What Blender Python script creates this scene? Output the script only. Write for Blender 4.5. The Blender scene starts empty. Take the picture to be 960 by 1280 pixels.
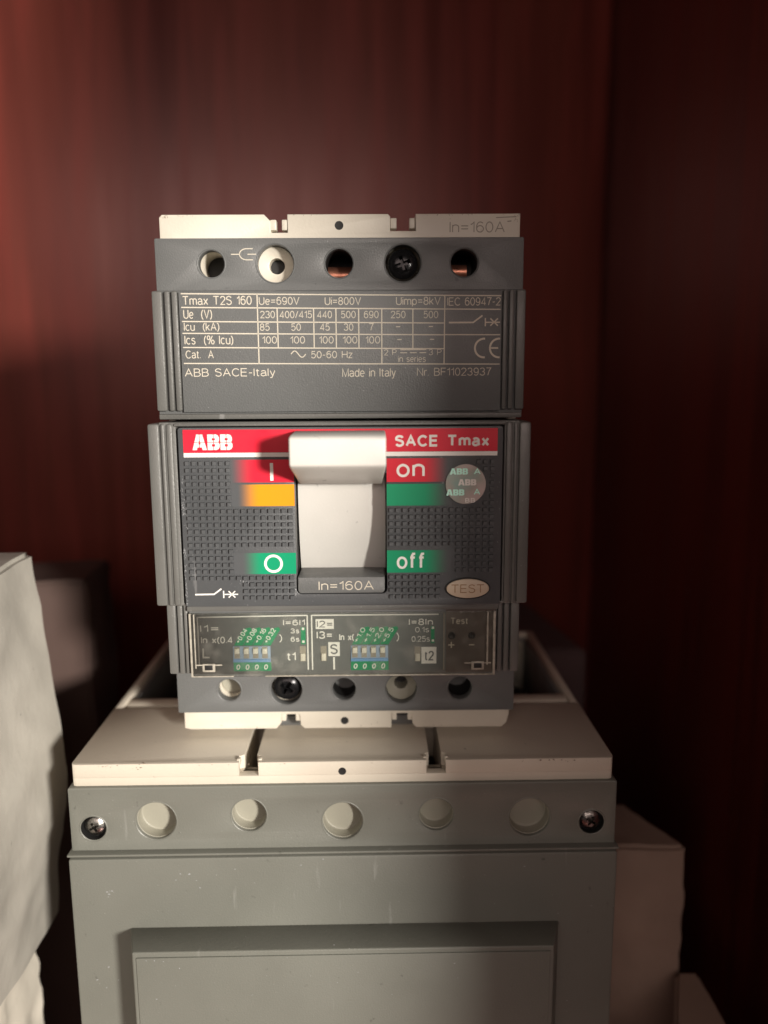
import bpy, bmesh, math, random
from mathutils import Vector, Matrix, noise
random.seed(7)
sc = bpy.context.scene
R = math.radians
MM = 0.001

# ------------------------------------------------------------------ camera
F_PX, PITCH, ROLL, YAW = 972.84, 0.16531, -0.00568, 0.01684
CAM = Vector((0.00755, -0.18604, 0.09562))
cd = bpy.data.cameras.new('camera')
cam = bpy.data.objects.new('camera', cd)
sc.collection.objects.link(cam)
sc.camera = cam
Fv = Vector((math.sin(YAW)*math.cos(PITCH), math.cos(YAW)*math.cos(PITCH), -math.sin(PITCH)))
Rv = Vector((math.cos(YAW), -math.sin(YAW), 0))
Uv = Rv.cross(Fv)
R2 = Rv*math.cos(ROLL) + Uv*math.sin(ROLL)
U2 = -Rv*math.sin(ROLL) + Uv*math.cos(ROLL)
M = Matrix((R2, U2, -Fv)).transposed().to_4x4()
M.translation = CAM
cam.matrix_world = M
cd.sensor_fit = 'VERTICAL'
cd.sensor_height = 36.0
cd.sensor_width = 27.0
cd.lens = F_PX/1280*36.0
cd.clip_start = 0.005
cd.clip_end = 20
cd.dof.use_dof = True
cd.dof.focus_distance = 0.190
cd.dof.aperture_fstop = 6.2

# ------------------------------------------------------------------ world, lamps, exposure
w = bpy.data.worlds.new('World')
sc.world = w
w.use_nodes = True
bgn = w.node_tree.nodes['Background']
bgn.inputs[0].default_value = (1.0, 0.86, 0.76, 1)
bgn.inputs[1].default_value = 0.015
sc.view_settings.view_transform = 'Standard'
sc.view_settings.look = 'None'
sc.view_settings.exposure = 0.0
sc.view_settings.gamma = 1.0

def area_lamp(name, loc, target, size, power, col, shape='DISK'):
    l = bpy.data.lights.new(name, 'AREA')
    l.shape = shape
    l.size = size
    l.energy = power
    l.color = col
    o = bpy.data.objects.new(name, l)
    sc.collection.objects.link(o)
    o.location = loc
    o.rotation_euler = (Vector(target)-Vector(loc)).to_track_quat('-Z', 'Y').to_euler()
    return o
KAZ, KEL, KD = R(33), R(8), 1.05
kt = Vector((0.0, 0.0, 0.06))
area_lamp('key_lamp', kt + Vector((math.sin(KAZ)*math.cos(KEL), -math.cos(KAZ)*math.cos(KEL), math.sin(KEL)))*KD,
          kt, 0.13, 22.0, (1.0, 0.93, 0.84))
rl = area_lamp('room_lamp', (0.02, -1.05, 0.37), (0.0, 0.25, 0.10), 1.1, 3.1, (1.0, 0.80, 0.72), 'RECTANGLE')
rl.data.size_y = 0.26

# ------------------------------------------------------------------ materials
def mat(name, col, rough=0.5, metal=0.0, spec=0.5, var=0.0, vscale=60, bump=0.0, bscale=900, coat=0.0, scr=0.0, dust=0.0):
    m = bpy.data.materials.new(name)
    m.use_nodes = True
    nt = m.node_tree
    b = nt.nodes['Principled BSDF']
    b.inputs['Base Color'].default_value = (*col, 1)
    b.inputs['Roughness'].default_value = rough
    b.inputs['Metallic'].default_value = metal
    b.inputs['Specular IOR Level'].default_value = spec
    b.inputs['Coat Weight'].default_value = coat
    tc = nt.nodes.new('ShaderNodeTexCoord')
    last = None
    def mixc(fac, a, bcol):
        x = nt.nodes.new('ShaderNodeMix'); x.data_type = 'RGBA'
        nt.links.new(fac, x.inputs[0])
        if a is None: x.inputs[6].default_value = (*col, 1)
        else: nt.links.new(a, x.inputs[6])
        x.inputs[7].default_value = (*bcol, 1)
        return x.outputs[2]
    def ramp(src, lo, hi):
        r = nt.nodes.new('ShaderNodeMapRange')
        r.inputs[1].default_value = lo; r.inputs[2].default_value = hi
        nt.links.new(src, r.inputs[0]); return r.outputs[0]
    def nz(scale, detail=4, stretch=None):
        n = nt.nodes.new('ShaderNodeTexNoise')
        n.inputs['Scale'].default_value = scale; n.inputs['Detail'].default_value = detail
        if stretch:
            mp = nt.nodes.new('ShaderNodeMapping'); mp.inputs['Scale'].default_value = stretch
            mp.inputs['Rotation'].default_value = (0.1, 0.3, 0.2)
            nt.links.new(tc.outputs['Object'], mp.inputs[0]); nt.links.new(mp.outputs[0], n.inputs[0])
        else: nt.links.new(tc.outputs['Object'], n.inputs[0])
        return n.outputs[0]
    if var:
        last = mixc(ramp(nz(vscale), .35, .7), last, tuple(c*(1-var) for c in col))
    if dust:
        last = mixc(ramp(nz(vscale*.45, 6), .5, .95), last, tuple(c*(1-dust)+.42*dust for c in col))
        last = mixc(ramp(nz(2200, 2), .73, .80), last, tuple(min(1, c+.22) for c in col))
        last = mixc(ramp(nz(420, 6), .70, .78), last, tuple(c*.55 for c in col))
    if scr:
        s = ramp(nz(300, 3, (1, 1, .13)), .70, .76)
        last = mixc(s, last, tuple(c*(1-scr)+.5*scr for c in col))
    if last is not None:
        nt.links.new(last, b.inputs['Base Color'])
    if var or dust:
        rr = nt.nodes.new('ShaderNodeMapRange')
        rr.inputs[1].default_value = .3; rr.inputs[2].default_value = .7
        rr.inputs[3].default_value = max(.05, rough-.08); rr.inputs[4].default_value = min(1, rough+.1)
        nt.links.new(nz(vscale*2.3, 5), rr.inputs[0]); nt.links.new(rr.outputs[0], b.inputs['Roughness'])
    if bump:
        bp = nt.nodes.new('ShaderNodeBump'); bp.inputs['Strength'].default_value = bump
        bp.inputs['Distance'].default_value = 0.0002
        nt.links.new(nz(bscale, 3), bp.inputs['Height']); nt.links.new(bp.outputs[0], b.inputs['Normal'])
    return m

CREAM = mat('cream_plastic', (.70, .655, .56), .42, var=.10, vscale=45, bump=.25, bscale=1500, dust=.05)
CREAM_B = mat('cream_plastic_large', (.66, .605, .51), .45, var=.10, vscale=35, bump=.3, bscale=1400, dust=.06)
HANDLE = mat('handle_plastic', (.69, .68, .64), .38, var=.05, vscale=90, bump=.12, bscale=1600, dust=.03)
GREY = mat('grey_plastic', (.142, .147, .146), .42, var=.10, vscale=40, bump=.45, bscale=2600, dust=.05)
GREY_B = mat('grey_plastic_large', (.168, .172, .150), .45, var=.14, vscale=26, bump=.3, bscale=2200, dust=.07, scr=.12)
GREY_RIB = mat('grey_plastic_ribs', (.140, .140, .132), .38, var=.12, vscale=60, bump=.3, bscale=2000, dust=.05, scr=.25)
PANEL = mat('panel_plastic', (.082, .087, .092), .40, var=.12, vscale=60, bump=.3, bscale=2600, dust=.05, scr=.3)
DARK = mat('recess_shade_black', (.012, .012, .012), .6)  # near-black puts the shade inside holes and gaps into the colour
TRIP = mat('trip_plate', (.145, .15, .15), .5, var=.1)
TESTP = mat('test_plate', (.13, .105, .09), .5, var=.1)
PLUG = mat('plug_plastic', (.31, .30, .245), .5, var=.08, bump=.2, bscale=1500)
BSCREW = mat('black_screw', (.025, .025, .027), .22, metal=.6, var=.3, vscale=500)
SSCREW = mat('steel_screw', (.33, .32, .30), .3, metal=1.0, var=.4, vscale=600, bump=.6, bscale=900)
COPPER = mat('copper', (.62, .27, .18), .35, metal=.85, var=.3, vscale=300)
PRINT = mat('label_print', (.62, .57, .47), .6)
WHITE = mat('white_print', (.82, .80, .76), .5)
GRIMP = mat('grey_print', (.30, .27, .22), .6)
RED = mat('red_print', (.66, .010, .035), .42, var=.04)
GREEN = mat('green_print', (.0, .36, .16), .45)
GREEN_D = mat('green_dip_print', (.01, .26, .11), .45)
DIPG = mat('pale_blue_plastic', (.30, .38, .50), .4)
BLUE = mat('blue_plastic', (.16, .33, .58), .4)
TESTC = mat('test_button_plastic', (.60, .50, .38), .45, var=.05)
HANDPR = mat('test_print', (.30, .17, .08), .6)
HOLOT = mat('hologram_print', (.60, 1.0, .86), .4, metal=.1)
BLUEPK = mat('navy_plastic', (.015, .018, .05), .4)

def fade_mat(name, col, x_solid, x_clear):
    m = mat(name, col, .42)
    nt = m.node_tree; b = nt.nodes['Principled BSDF']
    tc = nt.nodes.new('ShaderNodeTexCoord'); sp = nt.nodes.new('ShaderNodeSeparateXYZ')
    nt.links.new(tc.outputs['Object'], sp.inputs[0])
    r = nt.nodes.new('ShaderNodeMapRange'); r.interpolation_type = 'SMOOTHSTEP'
    r.inputs[1].default_value = x_solid*MM; r.inputs[2].default_value = x_clear*MM
    nt.links.new(sp.outputs[0], r.inputs[0])
    x = nt.nodes.new('ShaderNodeMix'); x.data_type = 'RGBA'
    x.inputs[6].default_value = (*col, 1); x.inputs[7].default_value = (.082, .087, .092, 1)
    nt.links.new(r.outputs[0], x.inputs[0]); nt.links.new(x.outputs[2], b.inputs['Base Color'])
    return m

def holo_mat():
    m = mat('hologram_foil', (.5, .5, .5), .42, metal=.7)
    nt = m.node_tree; b = nt.nodes['Principled BSDF']; b.inputs['Metallic'].default_value = .35
    tc = nt.nodes.new('ShaderNodeTexCoord'); n = nt.nodes.new('ShaderNodeTexNoise')
    n.inputs['Scale'].default_value = 160; n.inputs['Detail'].default_value = 2
    nt.links.new(tc.outputs['Object'], n.inputs[0])
    cr = nt.nodes.new('ShaderNodeValToRGB')
    cr.color_ramp.elements[0].position = .35; cr.color_ramp.elements[0].color = (.28, .40, .36, 1)
    cr.color_ramp.elements[1].position = .65; cr.color_ramp.elements[1].color = (.52, .42, .40, 1)
    e = cr.color_ramp.elements.new(.5); e.color = (.38, .36, .32, 1)
    nt.links.new(n.outputs[0], cr.inputs[0]); nt.links.new(cr.outputs[0], b.inputs['Base Color'])
    return m

def clear_mat():
    m = bpy.data.materials.new('clear_plastic'); m.use_nodes = True
    nt = m.node_tree; nt.nodes.clear()
    o = nt.nodes.new('ShaderNodeOutputMaterial'); t = nt.nodes.new('ShaderNodeBsdfTransparent')
    t.inputs[0].default_value = (.93, .94, .92, 1)
    g = nt.nodes.new('ShaderNodeBsdfGlossy'); g.inputs['Roughness'].default_value = .12
    g.inputs[0].default_value = (1, 1, 1, 1)
    d = nt.nodes.new('ShaderNodeBsdfDiffuse'); d.inputs[0].default_value = (.6, .58, .52, 1)
    tc = nt.nodes.new('ShaderNodeTexCoord'); n = nt.nodes.new('ShaderNodeTexNoise')
    n.inputs['Scale'].default_value = 220; n.inputs['Detail'].default_value = 6
    nt.links.new(tc.outputs['Object'], n.inputs[0])
    r = nt.nodes.new('ShaderNodeMapRange'); r.inputs[1].default_value = .5; r.inputs[2].default_value = .8
    r.inputs[3].default_value = .02; r.inputs[4].default_value = .13
    nt.links.new(n.outputs[0], r.inputs[0])
    m1 = nt.nodes.new('ShaderNodeMixShader'); nt.links.new(r.outputs[0], m1.inputs[0])
    nt.links.new(t.outputs[0], m1.inputs[1]); nt.links.new(d.outputs[0], m1.inputs[2])
    fr = nt.nodes.new('ShaderNodeFresnel'); fr.inputs[0].default_value = 1.45
    m2 = nt.nodes.new('ShaderNodeMixShader'); nt.links.new(fr.outputs[0], m2.inputs[0])
    nt.links.new(m1.outputs[0], m2.inputs[1]); nt.links.new(g.outputs[0], m2.inputs[2])
    nt.links.new(m2.outputs[0], o.inputs[0])
    return m
CLEAR = clear_mat()
CLEAR_GLINT = mat('clear_plastic_glint', (.48, .45, .38), .25, var=.4, vscale=500)  # pale tone puts the light caught by clear edges into the colour

def wood_mat(name, dark, light, red):
    m = bpy.data.materials.new(name); m.use_nodes = True
    nt = m.node_tree; b = nt.nodes['Principled BSDF']
    tc = nt.nodes.new('ShaderNodeTexCoord')
    def nz(scale, st, detail=6, dist=0.0):
        mp = nt.nodes.new('ShaderNodeMapping'); mp.inputs['Scale'].default_value = st
        nt.links.new(tc.outputs['Object'], mp.inputs[0])
        n = nt.nodes.new('ShaderNodeTexNoise'); n.inputs['Scale'].default_value = scale
        n.inputs['Detail'].default_value = detail; n.inputs['Distortion'].default_value = dist
        nt.links.new(mp.outputs[0], n.inputs[0]); return n.outputs[0]
    def mix(f, a, c):
        x = nt.nodes.new('ShaderNodeMix'); x.data_type = 'RGBA'; nt.links.new(f, x.inputs[0])
        if isinstance(a, tuple): x.inputs[6].default_value = (*a, 1)
        else: nt.links.new(a, x.inputs[6])
        x.inputs[7].default_value = (*c, 1); return x.outputs[2]
    def mr(s, lo, hi, a=0, c=1):
        r = nt.nodes.new('ShaderNodeMapRange'); r.inputs[1].default_value = lo; r.inputs[2].default_value = hi
        r.inputs[3].default_value = a; r.inputs[4].default_value = c
        nt.links.new(s, r.inputs[0]); return r.outputs[0]
    broad = nz(22, (1, 1, .10), 3, .4)
    fine = nz(120, (1, 1, .04), 8, .6)
    pores = nz(700, (1, 1, .02), 3)
    c = mix(mr(broad, .35, .68), dark, light)
    c = mix(mr(fine, .45, .66, 0, .85), c, red)
    c = mix(mr(pores, .58, .75, 0, .6), c, tuple(v*.35 for v in dark))
    nt.links.new(c, b.inputs['Base Color'])
    nt.links.new(mr(fine, .3, .7, .30, .42), b.inputs['Roughness'])
    b.inputs['Specular IOR Level'].default_value = 1.0; b.inputs['Specular Tint'].default_value = (1, .55, .52, 1)
    b.inputs['Coat Weight'].default_value = .35; b.inputs['Coat Roughness'].default_value = .31; b.inputs['Coat Tint'].default_value = (1, .86, .84, 1)
    bp = nt.nodes.new('ShaderNodeBump'); bp.inputs['Strength'].default_value = .15; bp.inputs['Distance'].default_value = .0004
    nt.links.new(pores, bp.inputs['Height']); nt.links.new(bp.outputs[0], b.inputs['Normal'])
    return m
WOOD = wood_mat('mahogany_laminate', (.125, .024, .019), (.215, .055, .038), (.25, .046, .034))
CARD = mat('white_carton', (.50, .45, .38), .75, var=.25, vscale=18, bump=.6, bscale=260, dust=.1)
CARD_P = mat('pinkish_carton', (.40, .29, .23), .8, var=.3, vscale=22, bump=.5, bscale=240)
CARD_D = mat('brown_carton', (.10, .062, .052), .8, var=.3, vscale=20, bump=.4, bscale=240)
CARD_V = mat('mauve_carton', (.13, .08, .08), .8, var=.3, vscale=20, bump=.4, bscale=240)

# ------------------------------------------------------------------ builders
def link(o):
    sc.collection.objects.link(o); return o
def smooth(me, ang=35):
    for p in me.polygons: p.use_smooth = True
    try: me.set_sharp_from_angle(angle=R(ang))
    except Exception: pass
def obj(name, me, m, parent, kind=None, label=None):
    o = link(bpy.data.objects.new(name, me))
    if m and not me.materials: me.materials.append(m)
    if parent: o.parent = parent
    if kind: o['kind'] = kind
    if label: o['label'] = label
    return o
def thing(name, label, cat, loc, rotz=0.0):
    o = link(bpy.data.objects.new(name, None)); o.empty_display_size = .01
    o.location = loc; o.rotation_euler = (0, 0, rotz)
    o['label'] = label; o['category'] = cat
    return o
class Off: dz = 0.0        # local height added to every z (mm)

def circle(cx, cz, r, n=40, a0=0.0):
    return [(cx+r*math.cos(a0+2*math.pi*i/n), cz+r*math.sin(a0+2*math.pi*i/n)) for i in range(n)]
def rrect(x0, z0, x1, z1, r=0.0, n=5, rr=None):
    if r <= 0 and not rr: return [(x0, z0), (x1, z0), (x1, z1), (x0, z1)]
    rs = rr or (r, r, r, r)
    out = []
    for (cx, cz, a, q) in ((x0, z0, 180, rs[0]), (x1, z0, 270, rs[1]), (x1, z1, 0, rs[2]), (x0, z1, 90, rs[3])):
        if q <= 0: out.append((cx, cz)); continue
        ox = cx+q if cx == x0 else cx-q; oz = cz+q if cz == z0 else cz-q
        for i in range(n+1):
            t = R(a+90*i/n); out.append((ox+q*math.cos(t), oz+q*math.sin(t)))
    return out

def curve_mesh(loops, depth, bevel):
    cu = bpy.data.curves.new('c', 'CURVE'); cu.dimensions = '2D'; cu.fill_mode = 'BOTH'
    for lp in loops:
        s = cu.splines.new('POLY'); s.points.add(len(lp)-1)
        for p, (x, z) in zip(s.points, lp): p.co = (x, z, 0, 1)
        s.use_cyclic_u = True
    cu.extrude = max(depth/2-bevel, 0); cu.bevel_depth = bevel; cu.bevel_resolution = 1
    cu.offset = -bevel
    o = bpy.data.objects.new('c', cu); link(o)
    dg = bpy.context.evaluated_depsgraph_get(); dg.update()
    me = bpy.data.meshes.new_from_object(o.evaluated_get(dg))
    bpy.data.objects.remove(o); bpy.data.curves.remove(cu)
    return me

def plate(name, loops, y0, y1, m, parent, bevel=0.25, kind=None, label=None, plan=False):
    """Prism of the outline(s), first loop outer and the rest holes; in mm. y0<y1. plan: the outline lies in XY, y0/y1 are heights."""
    me = curve_mesh(loops, y1-y0, bevel)
    mid = (y0+y1)/2
    for v in me.vertices:
        x, a, c = v.co
        v.co = (x*MM, a*MM, (mid+c+Off.dz)*MM) if plan else (x*MM, (mid-c)*MM, (a+Off.dz)*MM)
    bm = bmesh.new(); bm.from_mesh(me)
    bmesh.ops.remove_doubles(bm, verts=bm.verts, dist=1e-7)
    bm.to_mesh(me); bm.free()
    smooth(me, 30); me.name = name
    me.materials.clear()
    return obj(name, me, m, parent, kind, label)

def box(name, x0, x1, y0, y1, z0, z1, m, parent, bevel=0.3, label=None, kind=None):
    bm = bmesh.new()
    bmesh.ops.create_cube(bm, size=1)
    for v in bm.verts:
        v.co = (((x0+x1)/2+v.co.x*(x1-x0))*MM, ((y0+y1)/2+v.co.y*(y1-y0))*MM, ((z0+z1)/2+v.co.z*(z1-z0)+Off.dz)*MM)
    if bevel:
        b = min(bevel, .45*min(x1-x0, y1-y0, z1-z0))
        bmesh.ops.bevel(bm, geom=bm.edges[:], offset=b*MM, segments=2, affect='EDGES', profile=.5)
    me = bpy.data.meshes.new(name); bm.to_mesh(me); bm.free()
    smooth(me, 40)
    return obj(name, me, m, parent, kind, label)

def lathe(name, prof, cx, cz, m, parent, n=40, label=None, tilt=None):
    """prof: list of (radius, y); axis along Y at (cx, cz)."""
    bm = bmesh.new(); rings = []
    for (r, y) in prof:
        if r <= 1e-6: rings.append([bm.verts.new((cx*MM, y*MM, (cz+Off.dz)*MM))]); continue
        rings.append([bm.verts.new(((cx+r*math.cos(2*math.pi*i/n))*MM, y*MM, (cz+Off.dz+r*math.sin(2*math.pi*i/n))*MM)) for i in range(n)])
    for a, b in zip(rings, rings[1:]):
        for i in range(n):
            j = (i+1) % n
            if len(a) == 1 and len(b) == 1: continue
            if len(a) == 1: bm.faces.new((a[0], b[j], b[i]))
            elif len(b) == 1: bm.faces.new((a[i], a[j], b[0]))
            else: bm.faces.new((a[i], a[j], b[j], b[i]))
    bmesh.ops.recalc_face_normals(bm, faces=bm.faces)
    me = bpy.data.meshes.new(name); bm.to_mesh(me); bm.free(); smooth(me, 40)
    return obj(name, me, m, parent, None, label)

def side_prism(name, prof, x0, x1, m, parent, bevel=0.5, taper=None, label=None, seg=3):
    """prof: polygon in (y, z); extruded along x. taper(y,z)->inset of each side in mm."""
    bm = bmesh.new()
    L = [bm.verts.new(((x0+(taper(y, z) if taper else 0))*MM, y*MM, (z+Off.dz)*MM)) for y, z in prof]
    Q = [bm.verts.new(((x1-(taper(y, z) if taper else 0))*MM, y*MM, (z+Off.dz)*MM)) for y, z in prof]
    bm.faces.new(L); bm.faces.new(Q[::-1])
    n = len(prof)
    for i in range(n): bm.faces.new((L[i], Q[i], Q[(i+1) % n], L[(i+1) % n]))
    bmesh.ops.recalc_face_normals(bm, faces=bm.faces)
    if bevel:
        es = [e for e in bm.edges if e.calc_face_angle(0) > R(25)]
        bmesh.ops.bevel(bm, geom=es, offset=bevel*MM, segments=seg, affect='EDGES', profile=.5)
    me = bpy.data.meshes.new(name); bm.to_mesh(me); bm.free(); smooth(me, 50)
    return obj(name, me, m, parent, None, label)

def merge(meshes, name):
    bm = bmesh.new()
    for me in meshes: bm.from_mesh(me); 
    out = bpy.data.meshes.new(name); bm.to_mesh(out); bm.free()
    return out

# A plain grotesque drawn as centre lines: glyph -> (advance width, [polylines]); cap height 1, x height .72
def AR(cx, cy, rx, ry, a0, a1, n=10):
    return [(cx+rx*math.cos(R(a0+(a1-a0)*i/n)), cy+ry*math.sin(R(a0+(a1-a0)*i/n))) for i in range(n+1)]
X = .72
GL = {
 ' ': (.30, []), 'I': (.0, [[(0, 0), (0, 1)]]), 'l': (.0, [[(0, 0), (0, 1)]]), 'i': (.0, [[(0, 0), (0, X)], [(0, .90), (0, 1.0)]]),
 '1': (.26, [[(0, .76), (.14, .82), (.26, 1), (.26, 0)]]), 'T': (.66, [[(0, 1), (.66, 1)], [(.33, 1), (.33, 0)]]), 'L': (.5, [[(0, 1), (0, 0), (.5, 0)]]),
 'E': (.56, [[(.56, 1), (0, 1), (0, 0), (.56, 0)], [(0, .52), (.52, .52)]]), 'F': (.52, [[(.52, 1), (0, 1), (0, 0)], [(0, .5), (.46, .5)]]),
 'H': (.62, [[(0, 0), (0, 1)], [(.62, 0), (.62, 1)], [(0, .52), (.62, .52)]]), 'N': (.62, [[(0, 0), (0, 1), (.62, 0), (.62, 1)]]),
 'M': (.74, [[(0, 0), (0, 1), (.37, 0), (.74, 1), (.74, 0)]]), 'A': (.68, [[(0, 0), (.34, 1), (.68, 0)], [(.12, .34), (.56, .34)]]),
 'V': (.66, [[(0, 1), (.33, 0), (.66, 1)]]), 'U': (.60, [[(0, 1), (0, .32)]+AR(.30, .30, .30, .30, 180, 360)+[(.60, .32), (.60, 1)]]),
 'P': (.56, [[(0, 0), (0, 1), (.30, 1)]+AR(.30, .73, .26, .27, 90, -90)+[(0, .46)]]),
 'B': (.58, [[(0, .52), (0, 1), (.30, 1)]+AR(.30, .76, .23, .24, 90, -90)+[(0, .52), (0, 0), (.32, 0)]+AR(.32, .26, .26, .26, -90, 90)]),
 'C': (.66, [AR(.36, .5, .36, .5, 40, 320, 18)]), 'S': (.56, [AR(.28, .74, .27, .26, 20, 200, 10)+AR(.28, .26, .28, .27, 60, -160, 12)]),
 '0': (.52, [AR(.26, .5, .26, .5, 0, 360, 22)]), 'O': (.7, [AR(.35, .5, .35, .5, 0, 360, 22)]),
 '2': (.52, [AR(.26, .73, .26, .27, 170, -35, 10)+[(0, 0), (.53, 0)]]), '3': (.52, [AR(.25, .75, .24, .25, 160, -80, 10)+AR(.25, .26, .27, .26, 80, -165, 12)]),
 '4': (.56, [[(.56, .25), (0, .25), (.42, 1), (.42, 0)]]), '5': (.52, [[(.48, 1), (.10, 1), (.04, .52)]+AR(.25, .33, .27, .33, 135, -150, 12)]),
 '6': (.52, [[(.48, .88)]+AR(.28, .55, .27, .45, 70, 190, 8)+[(.01, .32)]+AR(.265, .32, .255, .32, 180, -180, 18)]),
 '9': (.52, [[(.04, .12)]+AR(.24, .45, .27, .45, -110, 10, 8)+[(.51, .68)]+AR(.255, .68, .255, .32, 0, 360, 18)]),
 '7': (.52, [[(0, 1), (.52, 1), (.30, .55), (.18, 0)]]), '8': (.52, [AR(.26, .76, .22, .24, 0, 360, 16), AR(.26, .27, .26, .27, 0, 360, 18)]),
 '=': (.52, [[(0, .32), (.52, .32)], [(0, .62), (.52, .62)]]), '-': (.30, [[(0, .42), (.30, .42)]]), '+': (.5, [[(0, .45), (.5, .45)], [(.25, .2), (.25, .7)]]),
 '.': (.0, [[(0, 0), (0, .09)]]), '/': (.34, [[(0, 0), (.34, 1)]]), '(': (.18, [AR(.36, .42, .36, .62, 115, 245, 8)]), ')': (.18, [AR(-.18, .42, .36, .62, 65, -65, 8)]),
 '%': (.86, [AR(.17, .76, .17, .24, 0, 360, 12), AR(.69, .24, .17, .24, 0, 360, 12), [(.18, 0), (.66, 1)]]),
 'a': (.48, [AR(.23, .52, .22, .2, 155, 10, 8)+[(.46, .14), (.52, 0)], [(.45, .42), (.2, .38)]+AR(.21, .20, .21, .20, 110, 300, 8)+[(.45, .14)]]),
 'm': (.78, [[(0, 0), (0, X)], [(0, .45)]+AR(.195, .52, .195, .20, 170, 0, 8)+[(.39, 0)], [(.39, .45)]+AR(.585, .52, .195, .20, 170, 0, 8)+[(.78, 0)]]),
 'n': (.46, [[(0, 0), (0, X)], [(0, .42)]+AR(.23, .49, .23, .23, 170, 0, 8)+[(.46, 0)]]),
 'u': (.46, [[(0, X), (0, .22)]+AR(.23, .22, .23, .22, 180, 360, 8), [(.46, X), (.46, 0)]]), 'r': (.27, [[(0, 0), (0, X)], [(0, .42)]+AR(.22, .45, .22, .26, 165, 78, 6)]),
 'x': (.46, [[(0, 0), (.46, X)], [(0, X), (.46, 0)]]), 'e': (.5, [[(.0, .37), (.5, .37)]+AR(.25, .36, .25, .36, 0, 318, 16)]),
 'o': (.5, [AR(.25, .36, .25, .36, 0, 360, 18)]), 'c': (.46, [AR(.25, .36, .25, .36, 45, 315, 14)]), 's': (.42, [AR(.21, .54, .19, .18, 25, 210, 8)+AR(.21, .19, .21, .19, 60, -155, 9)]),
 'd': (.5, [AR(.25, .36, .25, .36, 0, 360, 18), [(.5, 0), (.5, 1)]]), 'p': (.5, [AR(.25, .36, .25, .36, 0, 360, 18), [(0, X), (0, -.24)]]),
 't': (.28, [[(.11, .92), (.11, .14), (.17, .02), (.28, .02)], [(0, X), (.27, X)]]), 'f': (.30, [[(.11, 0), (.11, .84), (.18, .98), (.30, .98)], [(0, X), (.28, X)]]),
 'k': (.44, [[(0, 0), (0, 1)], [(.42, X), (0, .28)], [(.14, .42), (.44, 0)]]), 'y': (.46, [[(0, X), (.24, 0)], [(.46, X), (.2, -.14), (.12, -.24), (0, -.22)]]),
 'z': (.42, [[(0, X), (.42, X), (0, 0), (.42, 0)]]),
}
def text(s, x0, x1, z0, z1, y, m, parent, bold=0.0, rot=0.0, name='lettering', label=None, slim=None):
    """Lettering fitted into the box x0..x1, z0..z1 (mm), a hair proud of the plane at y; bold is the stroke width as a share of the height (0: light)."""
    wt = bold if bold >= .08 else .105 + bold*1.6
    polys = []; x = 0.0
    for ch in s:
        adv, pl = GL[ch]
        for q in pl: polys.append([(x+a, b) for a, b in q])
        x += adv + .12 + wt*.72
    xs = [p[0] for q in polys for p in q]; ys = [p[1] for q in polys for p in q]
    a0, a1, b0, b1 = min(xs), max(xs), min(ys), max(ys)
    H = z1-z0; t = wt*H/(b1-b0+wt)
    kx = (x1-x0-t)/max(a1-a0, 1e-6) if a1 > a0 else 1.0
    kz = (H-t)/(b1-b0)
    cr, sr = math.cos(rot), math.sin(rot)
    bm = bmesh.new()
    for qi, q in enumerate(polys):
        pts = [((a-a0)*kx+t/2, (b-b0)*kz+t/2) for a, b in q]
        closed = (Vector(pts[0])-Vector(pts[-1])).length < 1e-4 and len(pts) > 3
        if closed: pts = pts[:-1]
        n = len(pts); L = []; h = .03 + .0025*(qi % 5)
        for i, p in enumerate(pts):
            a = Vector(pts[i-1]) if (i or closed) else None
            b = Vector(pts[(i+1) % n]) if (i < n-1 or closed) else None
            p = Vector(p)
            d1 = (p-a).normalized() if a is not None and (p-a).length > 1e-9 else None
            d2 = (b-p).normalized() if b is not None and (b-p).length > 1e-9 else None
            if d1 is None: d1 = d2
            if d2 is None: d2 = d1
            n1 = Vector((-d1.y, d1.x)); n2 = Vector((-d2.y, d2.x)); nn = (n1+n2)
            if nn.length < .3: nn = n1
            nn.normalize(); k = min(1/max(nn.dot(n1), .35), 1.9)
            ext = Vector((0, 0))
            L.append((p+nn*t/2*k, p-nn*t/2*k))
        rows = []
        for (u, v) in L:
            f = lambda w, yy: bm.verts.new(((x0+w.x*cr-w.y*sr)*MM, yy*MM, (z0+w.x*sr+w.y*cr+Off.dz)*MM))
            rows.append((f(v, y-h), f(u, y-h), f(u, y+.02), f(v, y+.02)))
        for a, b in list(zip(rows, rows[1:])) + ([(rows[-1], rows[0])] if closed else []):
            for k in range(4): bm.faces.new((a[k], a[(k+1) % 4], b[(k+1) % 4], b[k]))
        if not closed: bm.faces.new(rows[0]); bm.faces.new(rows[-1][::-1])
    bmesh.ops.recalc_face_normals(bm, faces=bm.faces)
    me = bpy.data.meshes.new(name); bm.to_mesh(me); bm.free()
    return obj(name, me, m, parent, None, label)
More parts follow.
